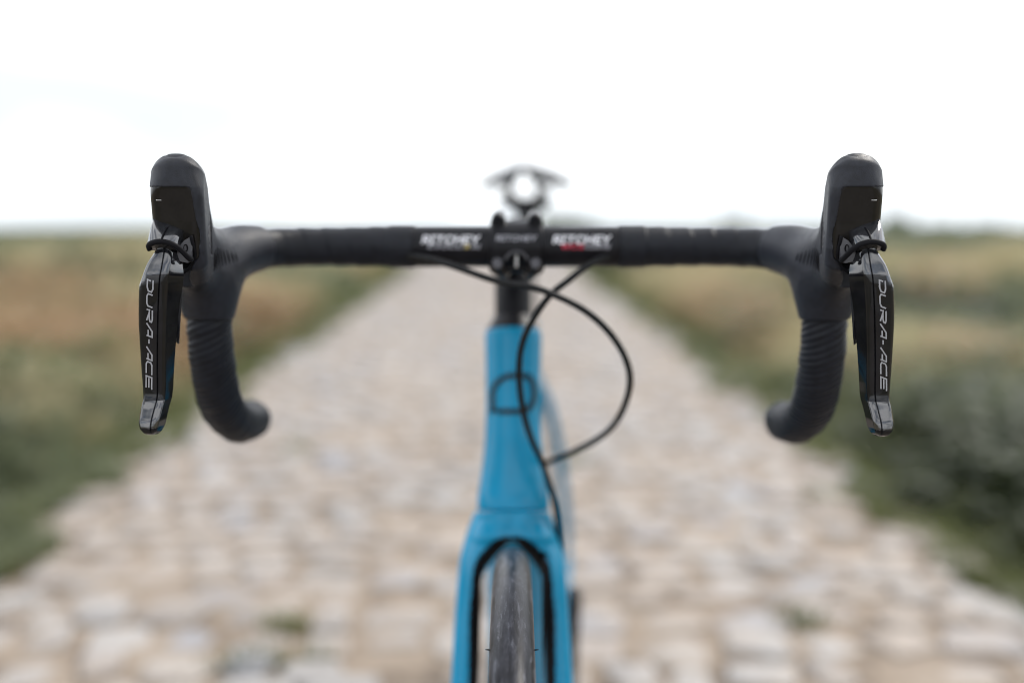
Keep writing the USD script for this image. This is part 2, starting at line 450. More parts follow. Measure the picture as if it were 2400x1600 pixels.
r2 = np.random.default_rng(31)
stones = []
y = Y0
while y < Y1:
    d = r2.uniform(0.085, 0.140)
    x = LW + r2.uniform(-0.13, 0.06)
    while x < RW:
        w = r2.uniform(0.095, 0.20)
        x2 = min(x + w, RW + r2.uniform(-0.09, 0.06))
        if x2 - x > 0.06 and r2.random() > 0.03:
            cx, cy = (x + x2) / 2 + float(RX(y)), y + d / 2 + r2.uniform(-.022, .022) + 0.032 * math.sin(3.1 * x + 2.2 * y)
            crown = 0.018 * (1 - ((cx - RX(y)) / 1.35) ** 2)
            stones.append((cx, cy, (x2 - x) * r2.uniform(0.72, 1.0), d * r2.uniform(0.68, 1.08), 0.0325 + crown + r2.normal(0, 0.005) - (0.013 if r2.random() < 0.08 else 0)))
        x = x2
        if w <= 0: break
    y += d
from collections import defaultdict
# project every stone to find those that show largest in the picture
pr = np.radians(PITCH)


def seen(cx, cy, wx):
    dp = cy * math.cos(pr) + H * math.sin(pr)
    if cy < 0.5: return -1
    px, py = 1200 + 2352 * cx / dp, 800 + 2352 * (H * math.cos(pr) - cy * math.sin(pr)) / dp
    return wx / dp if -60 < px < 2460 and -20 < py < 1650 else -1


order = sorted(range(len(stones)), key=lambda k: -seen(*stones[k][:3]))
single = set(order[:300])
rest = defaultdict(list)
wts = np.array([.24, .24, .16, .16, .12, .08])
for k, s in enumerate(stones):
    v, f = cobble(*s, r2)
    m = int(r2.choice(6, p=wts))
    if k in single:
        obj('cobblestone', (v, f), COB[m], road, smooth=38)
    else:
        rest[m].append((v, f))
for m, lst in sorted(rest.items()):
    o = np.cumsum([0] + [len(v) for v, _ in lst])
    tag(obj('cobblestones', (np.vstack([v for v, _ in lst]), np.vstack([f + a for (_, f), a in zip(lst, o)])), COB[m], road), kind='stuff')


# ---------------------------------------------------------------- vegetation
def tuft(seed, n, h, spread, w, bend, leafy=False):
    r = np.random.default_rng(seed); V, F = [], []
    for _ in range(n):
        a = r.uniform(0, 2 * np.pi); rr = spread * math.sqrt(r.random()); hh = h * r.uniform(0.5, 1.1)
        base = np.array([rr * math.cos(a), rr * math.sin(a), 0]); out = r.normal(0, 1, 2); out /= np.linalg.norm(out) + 1e-6
        b = bend * r.uniform(0.3, 1.2) * hh
        p0, p1, p2 = base - [0, 0, .02], base + [out[0] * b * .3, out[1] * b * .3, hh * .6], base + [out[0] * b, out[1] * b, hh]
        s = np.array([-out[1], out[0], 0]) * w * r.uniform(.6, 1.3)
        if leafy:
            k = len(V); ctr = base + [out[0] * b * .6, out[1] * b * .6, hh * r.uniform(.25, 1)]
            d = np.array([out[0], out[1], r.uniform(-.4, .7)]) * w * 2.2
            V += [ctr - d * .5, ctr + s, ctr + d, ctr - s]; F += [(k, k + 1, k + 2), (k, k + 2, k + 3)]
        else:
            k = len(V); V += [p0 - s * .7, p0 + s * .7, p1 + s * .6, p1 - s * .6, p2]
            F += [(k, k + 1, k + 2), (k, k + 2, k + 3), (k + 3, k + 2, k + 4)]
    return np.array(V), np.array(F)


def instancer(name, label, category, protos, pos, which, scale, seed):
    r = np.random.default_rng(seed)
    pi = UsdGeom.PointInstancer.Define(stage, '/World/' + name)
    paths = []
    for pn, mesh, m in protos:
        paths.append(obj(pn, mesh, m, pi.GetPrim()).GetPath())
    pi.CreatePrototypesRel().SetTargets(paths)
    n = len(pos); a = r.uniform(0, np.pi, n)
    pi.CreatePositionsAttr(Vt.Vec3fArray.FromNumpy(np.asarray(pos, np.float32)))
    pi.CreateProtoIndicesAttr(Vt.IntArray.FromNumpy(np.asarray(which, np.int32)))
    pi.CreateScalesAttr(Vt.Vec3fArray.FromNumpy(np.repeat(np.asarray(scale, np.float32)[:, None], 3, 1)))
    pi.CreateOrientationsAttr(Vt.QuathArray([Gf.Quath(float(math.cos(t)), 0, 0, float(math.sin(t))) for t in a]))
    return tag(pi.GetPrim(), label, category, kind='stuff')


PROT = [('green_tuft', tuft(1, 22, .17, .07, .006, .6), 'grass_green'),
        ('grey_green_tuft', tuft(2, 26, .24, .10, .010, .7), 'grass_grey_green'),
        ('dry_tuft', tuft(3, 24, .27, .09, .006, .5), 'grass_dry'),
        ('rusty_herb', tuft(4, 30, .30, .11, .016, .6, True), 'leaf_rust'),
        ('dark_herb', tuft(5, 34, .26, .13, .024, .9, True), 'leaf_dark')]


def veg(side, n, ya, yb, xa, xb, seed):
    r = np.random.default_rng(seed)
    t = r.random(n)
    yy = ya * (yb / ya) ** (t ** 0.85)
    rag = 0.06 * np.sin(yy * 4.3 + 2 * side) * np.sin(yy * 1.7) + 0.04 * np.sin(yy * 9.7 + side)
    edge = (LW if side < 0 else RW)
    dx = xa + (xb - xa) * r.random(n) ** 1.5 * np.clip(yy / 8, .45, 1.0)
    xx = RX(yy) + edge + side * (dx + rag * (dx < .4))
    P2 = np.c_[xx * 0.55, yy * 0.42, np.zeros(n)]
    n1 = meshkit.fbm(P2 + 11.3 * (side + 3)); n2 = meshkit.fbm(P2 * 0.8 + 57.1 + side)
    n1 = (n1 - n1.mean()) / n1.std(); n2 = (n2 - n2.mean()) / n2.std()
    w = np.zeros(n, int)
    near = np.clip((5.2 - yy) / 2.2, 0, 1); far = np.clip((yy - 7) / 5, 0, 1)
    w[:] = 0
    w[n2 + r.normal(0, .5, n) > 0.2] = 1
    w[(n1 + r.normal(0, .5, n) > 0.25 - 0.9 * far + 0.6 * near) & (dx > .12)] = 2
    w[(n1 - .6 * n2 + r.normal(0, .5, n) > 1.5 + .4 * near) & (dx > .15)] = 3
    w[(-n1 + r.normal(0, .6, n) > 1.4 - 1.5 * near + 1.0 * far) & (dx > .02)] = 4
    w[(dx < .28) & (r.random(n) < .75)] = np.where(r.random(((dx < .28) & (r.random(n) < 2)).sum()) < .7, 0, 1)[:0] if False else 0
    sc = r.uniform(.6, 1.2, n) * np.clip(.35 + dx * 1.4, .4, 1.0) * np.clip(yy / 7, 1, 1.9)
    return np.c_[xx, yy, tz2(xx, yy)], w, sc


for side, nm in ((-1, 'left'), (1, 'right')):
    p_, w_, s_ = veg(side, 15000, 1.4, 15.0, -0.12, 7.0, 100 + side)
    instancer('verge_grass' if side < 0 else 'verge_grass_001', f'tangled green and dry tan grass and herbs growing along the {nm} verge of the cobbled road', 'grass', PROT, p_, w_, s_, 200 + side)
# the green crop on the far field to the crest
r3 = np.random.default_rng(77)
n = 14000
yy = 13.0 + 45 * r3.random(n) ** 1.5; xx = r3.uniform(-1, 1, n) * (6 + yy * .62)
k_ = np.abs(xx - RX(yy)) > 1.9
xx, yy = xx[k_], yy[k_]
instancer('field_crop', 'low green crop covering the far fields up to the horizon', 'crop', [('crop_plant', tuft(9, 26, .20, .24, .03, .7, True), 'crop_green')],
          np.c_[xx, yy, tz2(xx, yy)], np.zeros(len(xx), int), r3.uniform(.8, 1.5, len(xx)), 5)
# small grass in the joints of the paving
jx = []
for cx, cy, n in ((-0.475, 2.03, 9), (-0.52, 1.85, 7), (-0.45, 1.87, 5), (0.62, 2.06, 5), (0.25, 3.4, 4), (-0.8, 3.6, 4), (0.95, 3.0, 5)):
    jx.append(np.c_[cx + r3.normal(0, .035, n), cy + r3.normal(0, .012, n), np.full(n, .02)])
jx = np.vstack(jx)
instancer('joint_grass', 'short green grass growing in the joints of the cobbles', 'grass', [('short_tuft', tuft(12, 12, .055, .03, .004, .6), 'grass_green')], jx, np.zeros(len(jx), int), r3.uniform(.7, 1.2, len(jx)), 6)


def weed_mesh(seed, n, h, rad, w):
    r = np.random.default_rng(seed); V, F = [], []
    for _ in range(n):
        a, e = r.uniform(0, 2 * np.pi), r.random() ** .7
        rr = rad * math.sqrt(r.random()) * (1 - .45 * e); c = np.array([rr * math.cos(a), rr * math.sin(a), h * e * (1 - .4 * (rr / rad) ** 2)])
        d = np.array([math.cos(a + r.normal(0, .6)), math.sin(a + r.normal(0, .6)), r.normal(0.15, .4)]) * w * r.uniform(.7, 1.3)
        s = np.cross(d, [r.normal(0, .4), r.normal(0, .4), 1]); s *= .42 * np.linalg.norm(d) / np.linalg.norm(s)
        k = len(V); V += [c - d, c + s - .2 * d, c + d, c - s - .2 * d, c + [0, 0, .08 * w]]
        F += [(k, k + 1, k + 4), (k + 1, k + 2, k + 4), (k + 2, k + 3, k + 4), (k + 3, k, k + 4)]
    return np.array(V), np.array(F)


def stems_mesh(seed, n, h, rad):
    r = np.random.default_rng(seed)
    return cat([tube((0, 0, -.03), (rad * .7 * math.cos(a), rad * .7 * math.sin(a), h * r.uniform(.6, .9)), .006, .002, 5) for a in np.linspace(0, 6.28, n, endpoint=False)])


WEED = {'dark': ('leaf_dark', 'dark green'), 'green': ('grass_green', 'fresh green'), 'rust': ('leaf_rust', 'rusty orange'), 'pale': ('grass_grey_green', 'pale grey-green')}
first = {}
weeds = [  # kind, x, y, size, label
    ('green', -1.95, 3.95, .62, 'bright green leafy weed clump on the left verge, just beside the left brake lever tip'),
    ('dark', -1.88, 3.15, .60, 'dark green weed clump on the left verge, cut by the left edge of the picture'),
    ('rust', -2.05, 2.95, .40, 'small rusty orange weed on the left verge, in front of the dark clump'),
    ('green', -1.98, 4.9, .50, 'low green weed behind the left brake lever, between the verge and the dry grass'),
    ('rust', -1.75, 6.9, .60, 'rusty weed clump on the left verge beside the road, seen between left drop and fork'),
    ('pale', -1.75, 6.0, .50, 'pale grey-green weed at the left road edge, seen under the left bar tape'),
    ('rust', -3.6, 7.6, .75, 'large rusty orange weed in the left field beyond the lever'),
    ('pale', 1.55, 6.2, .75, 'pale grey-green bush at the right road edge, seen between the cable loop and right drop'),
    ('pale', 1.75, 4.9, .52, 'pale bushy weed on the right verge, just left of the right lever blade'),
    ('rust', 1.70, 4.6, .42, 'rusty weed seen between the right drop and the right lever'),
    ('rust', 2.15, 4.6, .60, 'orange-brown weed on the right verge, right of the right lever'),
    ('rust', 3.2, 7.4, .80, 'broad orange-brown weed patch in the right field beyond the lever'),
    ('pale', 2.10, 3.9, .40, 'grey-green weed on the right verge, beside the right lever tip'),
    ('pale', 1.70, 3.5, .40, 'low grey-green weed overhanging the right road edge below the lever tip'),
    ('dark', 1.88, 2.95, .58, 'darkest weed clump on the right verge, cut by the right edge of the picture'),
    ('rust', 1.72, 2.85, .34, 'small brown weed at the foot of the dark clump on the right'),
]
for kd, x, y, s, lab in weeds:
    sd_ = {'dark': 41, 'green': 42, 'rust': 43, 'pale': 44}[kd]
    t = thing(f'{"leafy" if kd != "rust" else "rusty"}_weed', lab, 'weed', (x, y, tz2(x, y)), rotz=37 * (x + y) * 10 % 360, scale=(s * 1.5, s * 1.5, s))
    if kd not in first:
        first[kd] = t
        obj('leaves', weed_mesh(sd_, 115 if kd == 'pale' else 170, .66, .42, .048), WEED[kd][0], t)
        obj('stem', stems_mesh(sd_, 6, .6, .3), 'grass_dry' if kd == 'rust' else WEED[kd][0], t, smooth=True)
    else:
        t.GetReferences().AddInternalReference(first[kd].GetPath()); t.SetInstanceable(True)
        for k, v in (('label', lab),): t.SetCustomDataByKey(k, v)


def tree(x, y, h, w, lab, seed):
    r = np.random.default_rng(seed); z = float(tz(y))
    t = thing('far_tree', lab, 'tree', (x, y, z))
    tr = [tube((0, 0, -.3), (0, 0, h * .45), w * .035, w * .022, 8)]
    for a in np.linspace(0, 6.28, 5, endpoint=False):
        tr.append(tube((0, 0, h * .32), (w * .3 * math.cos(a), w * .3 * math.sin(a), h * r.uniform(.55, .75)), w * .015, w * .006, 6))
    obj('trunk', cat(tr), 'bark', t, smooth=True)
    V, F = [], []
    cl = [(np.array([r.normal(0, w * .24), r.normal(0, w * .24), h * r.uniform(.35, .86)]), w * r.uniform(.13, .24)) for _ in range(16)]
    for _ in range(1500):
        c, rad = cl[r.integers(16)]
        d = r.normal(0, 1, 3); d /= np.linalg.norm(d)
        p = c + d * rad * r.uniform(.5, 1.05)
        u = np.cross(d, r.normal(0, 1, 3)); u *= .035 * w / np.linalg.norm(u); v2 = np.cross(d, u)
        k = len(V); V += [p - u, p + v2, p + u, p - v2]; F += [(k, k + 1, k + 2), (k, k + 2, k + 3)]
    obj('crown', (np.array(V), np.array(F)), 'leaf_tree', t)


tree(101.0, 262, 5.2, 9.5, 'rounded green tree on the horizon right of the right brake hood', 1)
tree(112.0, 262, 3.2, 8.0, 'low green tree on the horizon, second right of the right brake hood', 2)
tree(124.0, 264, 2.9, 9.0, 'low green tree on the horizon nearest the right edge of the picture', 3)
tree(60.0, 270, 5.0, 7.0, 'faint tree on the horizon above the right bar tape', 4)
tree(10.5, 268, 6.3, 8.0, 'faint green tree on the horizon behind the stem, right of the seat post', 5)
tree(18.0, 272, 5.6, 8.0, 'faint green tree on the horizon above the right lettering of the bar', 6)

# ---------------------------------------------------------------- the bicycle
bike = thing('road_bicycle', 'blue road bicycle with black drop handlebar standing on the cobbled road, seen head-on', 'bicycle', BASE)
C0 = np.array([0.0036, 0.78, 0.894])          # centre of the bar clamp
YAW = -0.010                                   # the bar is turned a little: its right half comes nearer
cw, sw = math.cos(YAW), math.sin(YAW)


def bar_place(m):
    m = m.copy(); v = m.vertices * [0.994, 1, 1]
    m.vertices = np.stack([v[:, 0] * cw - v[:, 1] * sw, v[:, 0] * sw + v[:, 1] * cw, v[:, 2]], 1) + C0 - BASE
    return m


def bobj(name, m, material, parent, smooth=40):
    return obj(name, bar_place(m), material, parent, smooth)


def wobj(name, m, material, parent, smooth=40):
    return obj(name, m, material, parent, smooth, off=BASE)


# --- handlebar (right half, local: x outwards, y away from the viewer, z up)
PATH = [(0.0, 0, 0), (0.06, 0, 0), (0.12, 0, 0), (0.155, -0.004, 0), (0.183, -0.018, 0), (0.201, -0.042, -0.001), (0.2105, -0.066, -0.008), (0.2140, -0.081, -0.024),
        (0.2150, -0.086, -0.045), (0.2158, -0.084, -0.066), (0.2170, -0.072, -0.095), (0.2179, -0.0525, -0.117), (0.2185, -0.019, -0.1345), (0.2184, 0.034, -0.1425)]
NP = 420
path = spline(PATH, NP)
arc = np.r_[0, np.cumsum(np.linalg.norm(np.diff(path, axis=0), axis=1))]
bare = path[arc < 0.125]
full = np.vstack([mirror_p for mirror_p in (bare[::-1] * [-1, 1, 1], bare[1:])])
bar_r = np.where(np.abs(full[:, 0]) < 0.075, 0.0159, np.interp(np.abs(full[:, 0]), [0.075, 0.125], [0.0159, 0.0135]))
bar = bobj('handlebar', sweep(full, bar_r, 40), 'satin_black', bike)


sstep = lambda t: t * t * (3 - 2 * t)


def tape_mesh(hand):
    sel = arc > 0.0785
    p, s = path[sel], arc[sel] - 0.0785
    pp = spline(p, 620); s = np.linspace(0, s[-1], 620)
    sides = 64
    th = np.arange(sides) * 2 * np.pi / sides
    S, T = np.meshgrid(s, th, indexing='ij')
    wrap = (S / 0.0185 - hand * T / (2 * np.pi)) % 1.0
    step = np.clip(wrap / 0.78, 0, 1) - sstep(np.clip((wrap - 0.78) / 0.22, 0, 1))
    r = 0.0147 + (0.0006 + 0.0002 * np.sin(S * 97 + T)) * step
    rib = np.clip((S - 0.17) / 0.02, 0, 1)
    r += rib * 0.00032 * (1 - 0.6 * np.clip((S - 0.29) / 0.08, 0, 1)) * np.cos(2 * np.pi * (S / 0.0044 - hand * 8.0 * T / (2 * np.pi)))
    r += 0.0002 * np.sin(5 * T + 40 * S)
    fin = (S < 0.020)                                    # the finishing band
    r = np.where(fin, 0.0168, r) + 0.0009 * np.clip(1 - (S - 0.02) / 0.05, 0, 1) * ~fin
    r = r * (1 + 0.04 * np.clip((S - 0.19) / 0.05, 0, 1))
    end = np.clip((S - (s[-1] - 0.010)) / 0.010, 0, 1)
    r = r * np.sqrt(np.clip(1 - 0.80 * end ** 2, 0, 1))
    return sweep(pp, r, sides)


tR = tape_mesh(1)
tL = mirror(tape_mesh(-1))
bobj('bar_tape', tL, 'bar_tape', bar, True)
bobj('bar_tape', tR, 'bar_tape', bar, True)


def letters(text, height, bold=True, shear=0.18, sx=1.0):
    m = meshkit.text_mesh(text, height, 0.0004, bold)
    m.vertices[:, 0] = m.vertices[:, 0] * sx + shear * m.vertices[:, 1]
    return m


def bar_text(text, height, cx, ang0, material, width, shear=0.18, r=0.0160, bold=True):
    """print wrapped round the bar; ang0: angle above the horizontal front of its baseline."""
    m = letters(text, height, bold, shear)
    m = m.subdivide() if len(m.faces) < 4000 else m
    v = m.vertices.copy()
    w = np.ptp(v[:, 0]); v[:, 0] = (v[:, 0] - v[:, 0].min()) * width / w + cx - width / 2
    a = ang0 + v[:, 1] / r
    rr = r + v[:, 2]
    m.vertices = np.stack([v[:, 0], -rr * np.cos(a), rr * np.sin(a)], 1)
    return bobj('lettering', m, material, bar, False)


for sgn, under in ((-1, 'CURVE'), (1, None)):
    bar_text('RITCHEY', 0.0062, sgn * 0.0500, math.radians(10), 'white_print', 0.0450, r=0.0161)
    if sgn < 0:
        bar_text('EVOCU', 0.0032, -0.0540, math.radians(-4), 'grey_print', 0.028, r=0.0161)
        bar_text('R', 0.0032, -0.0377, math.radians(-4), 'yellow_print', 0.004, r=0.0161)
        bar_text('VE', 0.0032, -0.0310, math.radians(-4), 'grey_print', 0.0075, r=0.0161)
    else:
        bar_text('WCS', 0.0036, 0.0430, math.radians(-4), 'red_print', 0.017, r=0.0161)
        bar_text('CURVE', 0.0034, 0.0620, math.radians(-4), 'grey_print', 0.020, r=0.0161)

# --- stem with faceplate
stem_pts = [(0, 0.016, 0.0), (0, 0.07, -0.002), (0, 0.122, -0.004)]


def f_stem(P):
    d = sd_path(P, [np.array(q_) for q_ in stem_pts], [0.016, 0.0165, 0.018], (1.0, 1, 0.85), 0.01)
    cl = np.maximum(np.hypot(P[:, 1], P[:, 2]) - 0.0205, np.maximum(np.abs(P[:, 0]) - 0.0205, -(P[:, 1] - 0.0015)))
    d = smin(d, cl, 0.008)
    ax = np.array([0, 0.292, 0.956]); w = P - np.array([0, 0.122, -0.004])
    along = w @ ax; rad = np.linalg.norm(w - along[:, None] * ax, axis=1)
    st = extr(rad - 0.0185, np.abs(along) - 0.021, 0.004)
    d = smin(d, st, 0.006)
    return np.maximum(d, -(np.hypot(P[:, 1], P[:, 2]) - 0.0160))


stem = bobj('stem', snets(f_stem, (-0.03, -0.004, -0.035), (0.03, 0.155, 0.035), 0.0014), 'satin_black', bike, True)


def f_face(P):
    x, y, z = np.abs(P[:, 0]), P[:, 1], P[:, 2]
    d = extr(np.hypot(y, z) - 0.0200, x - 0.0203, 0.002)
    up = sd_cone(np.c_[x, y, z], (0.0142, -0.009, 0.0205), (0.0142, 0.012, 0.0222), 0.0054, 0.0056)
    lo = sd_cone(np.c_[x, y, z], (0.0145, -0.0135, -0.0120), (0.0145, 0.012, -0.0160), 0.0058, 0.0064)
    lo2 = sd_cone(np.c_[x, y, z], (0.0125, -0.006, -0.0165), (0.0105, 0.006, -0.0215), 0.0060, 0.0050)
    d = smin(smin(d, up, 0.003), smin(lo, lo2, 0.006), 0.004)
    d = np.maximum(d, y + 0.0005 - np.where(np.abs(z) > 0.0165, 0.02, 0))
    win = extr(np.hypot(x / 0.0088, (z + 0.0155) / 0.0125) * 0.009 - 0.009, np.abs(y + 0.02) - 0.012, 0.001)
    d = smax(d, -win, 0.0015)
    return np.maximum(d, -(np.hypot(y, z) - 0.0160))


fp = bobj('faceplate', snets(f_face, (-0.024, -0.024, -0.032), (0.024, 0.024, 0.029), 0.0007), 'satin_black', stem, True)
for sx in (-1, 1):
    b = revolve_y([(0, -0.0012), (0.0036, -0.0012), (0.0042, -0.0004), (0.0042, 0.003)], (sx * 0.0146, -0.0192, -0.0118), 20)
    s = revolve_y([(0, -0.0013), (0.0018, -0.0013), (0.0018, 0)], (sx * 0.0146, -0.0194, -0.0118), 6)
    bobj('bolt', b, 'bolt_steel', stem)
    bobj('bolt', revolve_y([(0, -0.001), (0.0036, -0.001), (0.0040, 0.001)], (sx * 0.0142, -0.0138, 0.0207), 16), 'matte_black', stem)
bobj('clamp_slot', box((0, -0.0178, -0.0105), (0.0026, 0.002, 0.0095), 0.0006), 'bright_steel', stem)
arcp = np.array([(0.0092 * math.cos(a), -0.0192 + 0.002 * (1 - math.sin(a)), -0.0128 + 0.0098 * math.sin(a)) for a in np.linspace(0.35, math.pi - 0.35, 24)])
bobj('clamp_rim', sweep(arcp, 0.0012, 8), 'plate_grey', stem)
m = letters('RITCHEY', 0.0042, True, 0.1)
v = m.vertices; v[:, 0] = (v[:, 0] - v[:, 0].min()) * 0.031 / np.ptp(v[:, 0]) - 0.0155
a_ = math.radians(14) + v[:, 1] / 0.0202
m.vertices = np.stack([v[:, 0], -(0.0203 + v[:, 2]) * np.cos(a_), (0.0203 + v[:, 2]) * np.sin(a_)], 1)
bobj('lettering', m, 'grey_print', stem, False)

# --- brake levers with hoods (right hand one, mirrored for the left)
PROF = [(-0.1600, 0.0630), (-0.1680, 0.0580), (-0.1685, 0.0420), (-0.1650, 0.0220), (-0.1640, 0.0120), (-0.1630, 0.004), (-0.158, -0.008), (-0.140, -0.019), (-0.110, -0.027), (-0.092, -0.029),
        (-0.082, -0.010), (-0.080, 0.008), (-0.090, 0.0165), (-0.110, 0.023), (-0.130, 0.039), (-0.143, 0.0615)]
PR_IN = 0.0065
PROF_IN = [q_ for q_ in Polygon(PROF).buffer(-PR_IN, join_style='mitre').simplify(0.0003).exterior.coords][:-1]
sstep = lambda t: t * t * (3 - 2 * t)
SLEEVE = [p_ for p_, a_ in zip(path[::6], arc[::6]) if 0.193 < a_ < 0.292]


def f_horn(P, inset=0.0):
    x, y, z = P[:, 0], P[:, 1], P[:, 2]
    t = np.clip((y + 0.165) / 0.085, 0, 1)
    cx = 0.2080 + 0.0078 * np.sin(t * np.pi / 2)
    hw = 0.0170 - 0.0022 * np.sin(t * np.pi / 2)
    d2 = sd_poly2(y, z, PROF_IN) - PR_IN
    r = 0.0075 + 0.0085 * np.maximum(sstep(np.clip((z - 0.036) / 0.02, 0, 1)), sstep(np.clip((t - 0.15) / 0.4, 0, 1)))
    return extr(d2, np.abs(x - cx) - hw, r) + inset


def f_hood(P):
    d = f_horn(P)
    n = len(SLEEVE)
    rs = 0.0160 + 0.0038 * np.sin(np.linspace(0, np.pi, n))
    s = sd_path(P, SLEEVE, rs, (1, 1, 1), 0.002)
    # blunt cuffs at both ends of the sleeve
    t0 = SLEEVE[1] - SLEEVE[0]; t0 /= np.linalg.norm(t0); t1 = SLEEVE[-1] - SLEEVE[-2]; t1 /= np.linalg.norm(t1)
    s = smax(s, -((P - SLEEVE[0] - t0 * 0.001) @ t0), 0.003); s = smax(s, (P - SLEEVE[-1]) @ t1, 0.003)
    d = smin(d, s, 0.030)
    d = smax(d, (P - SLEEVE[-1]) @ t1 + 0.0005, 0.003)
    x, y, z = P[:, 0], P[:, 1], P[:, 2]
    # dimple seam on the crown of the pommel
    q_ = np.hypot((x - 0.2085) / 0.0075, (y + 0.153) / 0.011)
    d = d + 0.00035 * np.exp(-((q_ - 1) / 0.10) ** 2) * (z > 0.05) * (y > -0.153 - 0.012)
    # window in which the glossy front cover sits
    xin = np.interp(z, [-0.030, -0.014, -0.004, 0.0, 0.0136, 0.0227, 0.0395], [0.212, 0.2075, 0.2005, 0.1965, 0.1947, 0.1962, 0.1975])
    ww = np.stack([xin - x, z - 0.0425, y + 0.135], 1)
    r_ = 0.003
    win = np.minimum((ww + r_ * np.array([1, 1, 0])).max(1), 0) + np.linalg.norm(np.maximum(ww + r_ * np.array([1, 1, 0]), 0), axis=1) - r_
    return smax(d, -win, 0.0004)


_lipc = [(0.2238, -0.1742, 0.0070), (0.2205, -0.1770, 0.0100), (0.2170, -0.1782, 0.0110), (0.2130, -0.1783, 0.0108), (0.2090, -0.1772, 0.0092), (0.2060, -0.1750, 0.0060)]
_topc = [(0.2232, -0.1600, 0.0255), (0.2222, -0.1650, 0.0212), (0.2185, -0.1672, 0.0184), (0.2130, -0.1674, 0.0172), (0.2075, -0.1668, 0.0168), (0.2045, -0.1650, 0.0160)]
_np = np.array(_lipc + _topc + [(x, y + .003, z - .0025) for x, y, z in _lipc] + [(x, -0.150, z) for x, y, z in _topc] + [(x, -0.150, z - .004) for x, y, z in _lipc] +
               [tuple(0.5 * np.array(a_) + 0.5 * np.array(b_) + [0, -0.0009, 0.0006]) for a_, b_ in zip(_lipc, _topc)])
nose = trimesh.convex.convex_hull(_np)
crease = sweep(spline([(0.2128, -0.1674, 0.0178), (0.2129, -0.1739, 0.0149), (0.2130, -0.1786, 0.0108)], 12), 0.0006, 6)


def f_body(P):
    x, y, z = P[:, 0], P[:, 1], P[:, 2]
    d = f_horn(P, 0.0005)
    d = smax(d, -(z + 0.004), 0.004)                # the underside is open for the lever
    return d


hood = snets(f_hood, (0.170, -0.175, -0.062), (0.242, -0.012, 0.069), 0.00085)
ribs = []                                             # grip ribs on the inner flank of the hood
for k in range(9):
    zz_ = np.linspace(0.0045 - 0.0010 * abs(k - 3), -0.0115 + 0.0006 * k, 14); yy_ = -0.128 + 0.0047 * k + 0.10 * (0.004 - zz_) * (k - 3) * 0.12
    lo_, hi_ = np.full(14, 0.165), np.full(14, 0.206)
    for _ in range(24):
        md = (lo_ + hi_) / 2; ins = f_hood(np.c_[md, yy_, zz_]) < 0
        hi_ = np.where(ins, md, hi_); lo_ = np.where(ins, lo_, md)
    ribs.append(sweep(np.c_[lo_, yy_, zz_], 0.00075 * np.sin(np.linspace(0.25, np.pi - 0.25, 14)), 8))
body = snets(f_body, (0.184, -0.182, -0.016), (0.232, -0.070, 0.066), 0.0008)

BL = np.array([  # z, outer x, seam x, inner x, front y
    (0.0085, 0.2180, 0.2128, 0.2075, -0.1728), (0.0040, 0.2196, 0.2130, 0.2072, -0.1752), (-0.0043, 0.2240, 0.2136, 0.2052, -0.1785), (-0.0113, 0.2263, 0.2146, 0.2042, -0.1803),
    (-0.0168, 0.2283, 0.2152, 0.2048, -0.1806), (-0.0252, 0.2291, 0.2160, 0.2066, -0.1806), (-0.0436, 0.2302, 0.2177, 0.2098, -0.1797), (-0.0677, 0.2304, 0.2195, 0.2132, -0.1784),
    (-0.0820, 0.2303, 0.2203, 0.2148, -0.1778), (-0.0860, 0.2303, 0.2206, 0.2152, -0.1785), (-0.0920, 0.2306, 0.2212, 0.2159, -0.1825), (-0.0990, 0.2306, 0.2220, 0.2167, -0.1862),
    (-0.1030, 0.2300, 0.2224, 0.2175, -0.1868), (-0.1060, 0.2285, 0.2228, 0.2190, -0.1850), (-0.1076, 0.2262, 0.2230, 0.2208, -0.1815)])
from scipy.interpolate import PchipInterpolator
zs = -BL[::-1, 0] * -1
bl_f = [PchipInterpolator(BL[::-1, 0], BL[::-1, k]) for k in range(1, 5)]


def blade_y(x, z):
    """front surface of the text face"""
    xo, xs, xi, yf = (g(z) for g in bl_f)
    u = np.clip((x - xs) / (xo - xs), 0, 1)
    return yf + 0.0007 * (2 * u - 1) ** 2


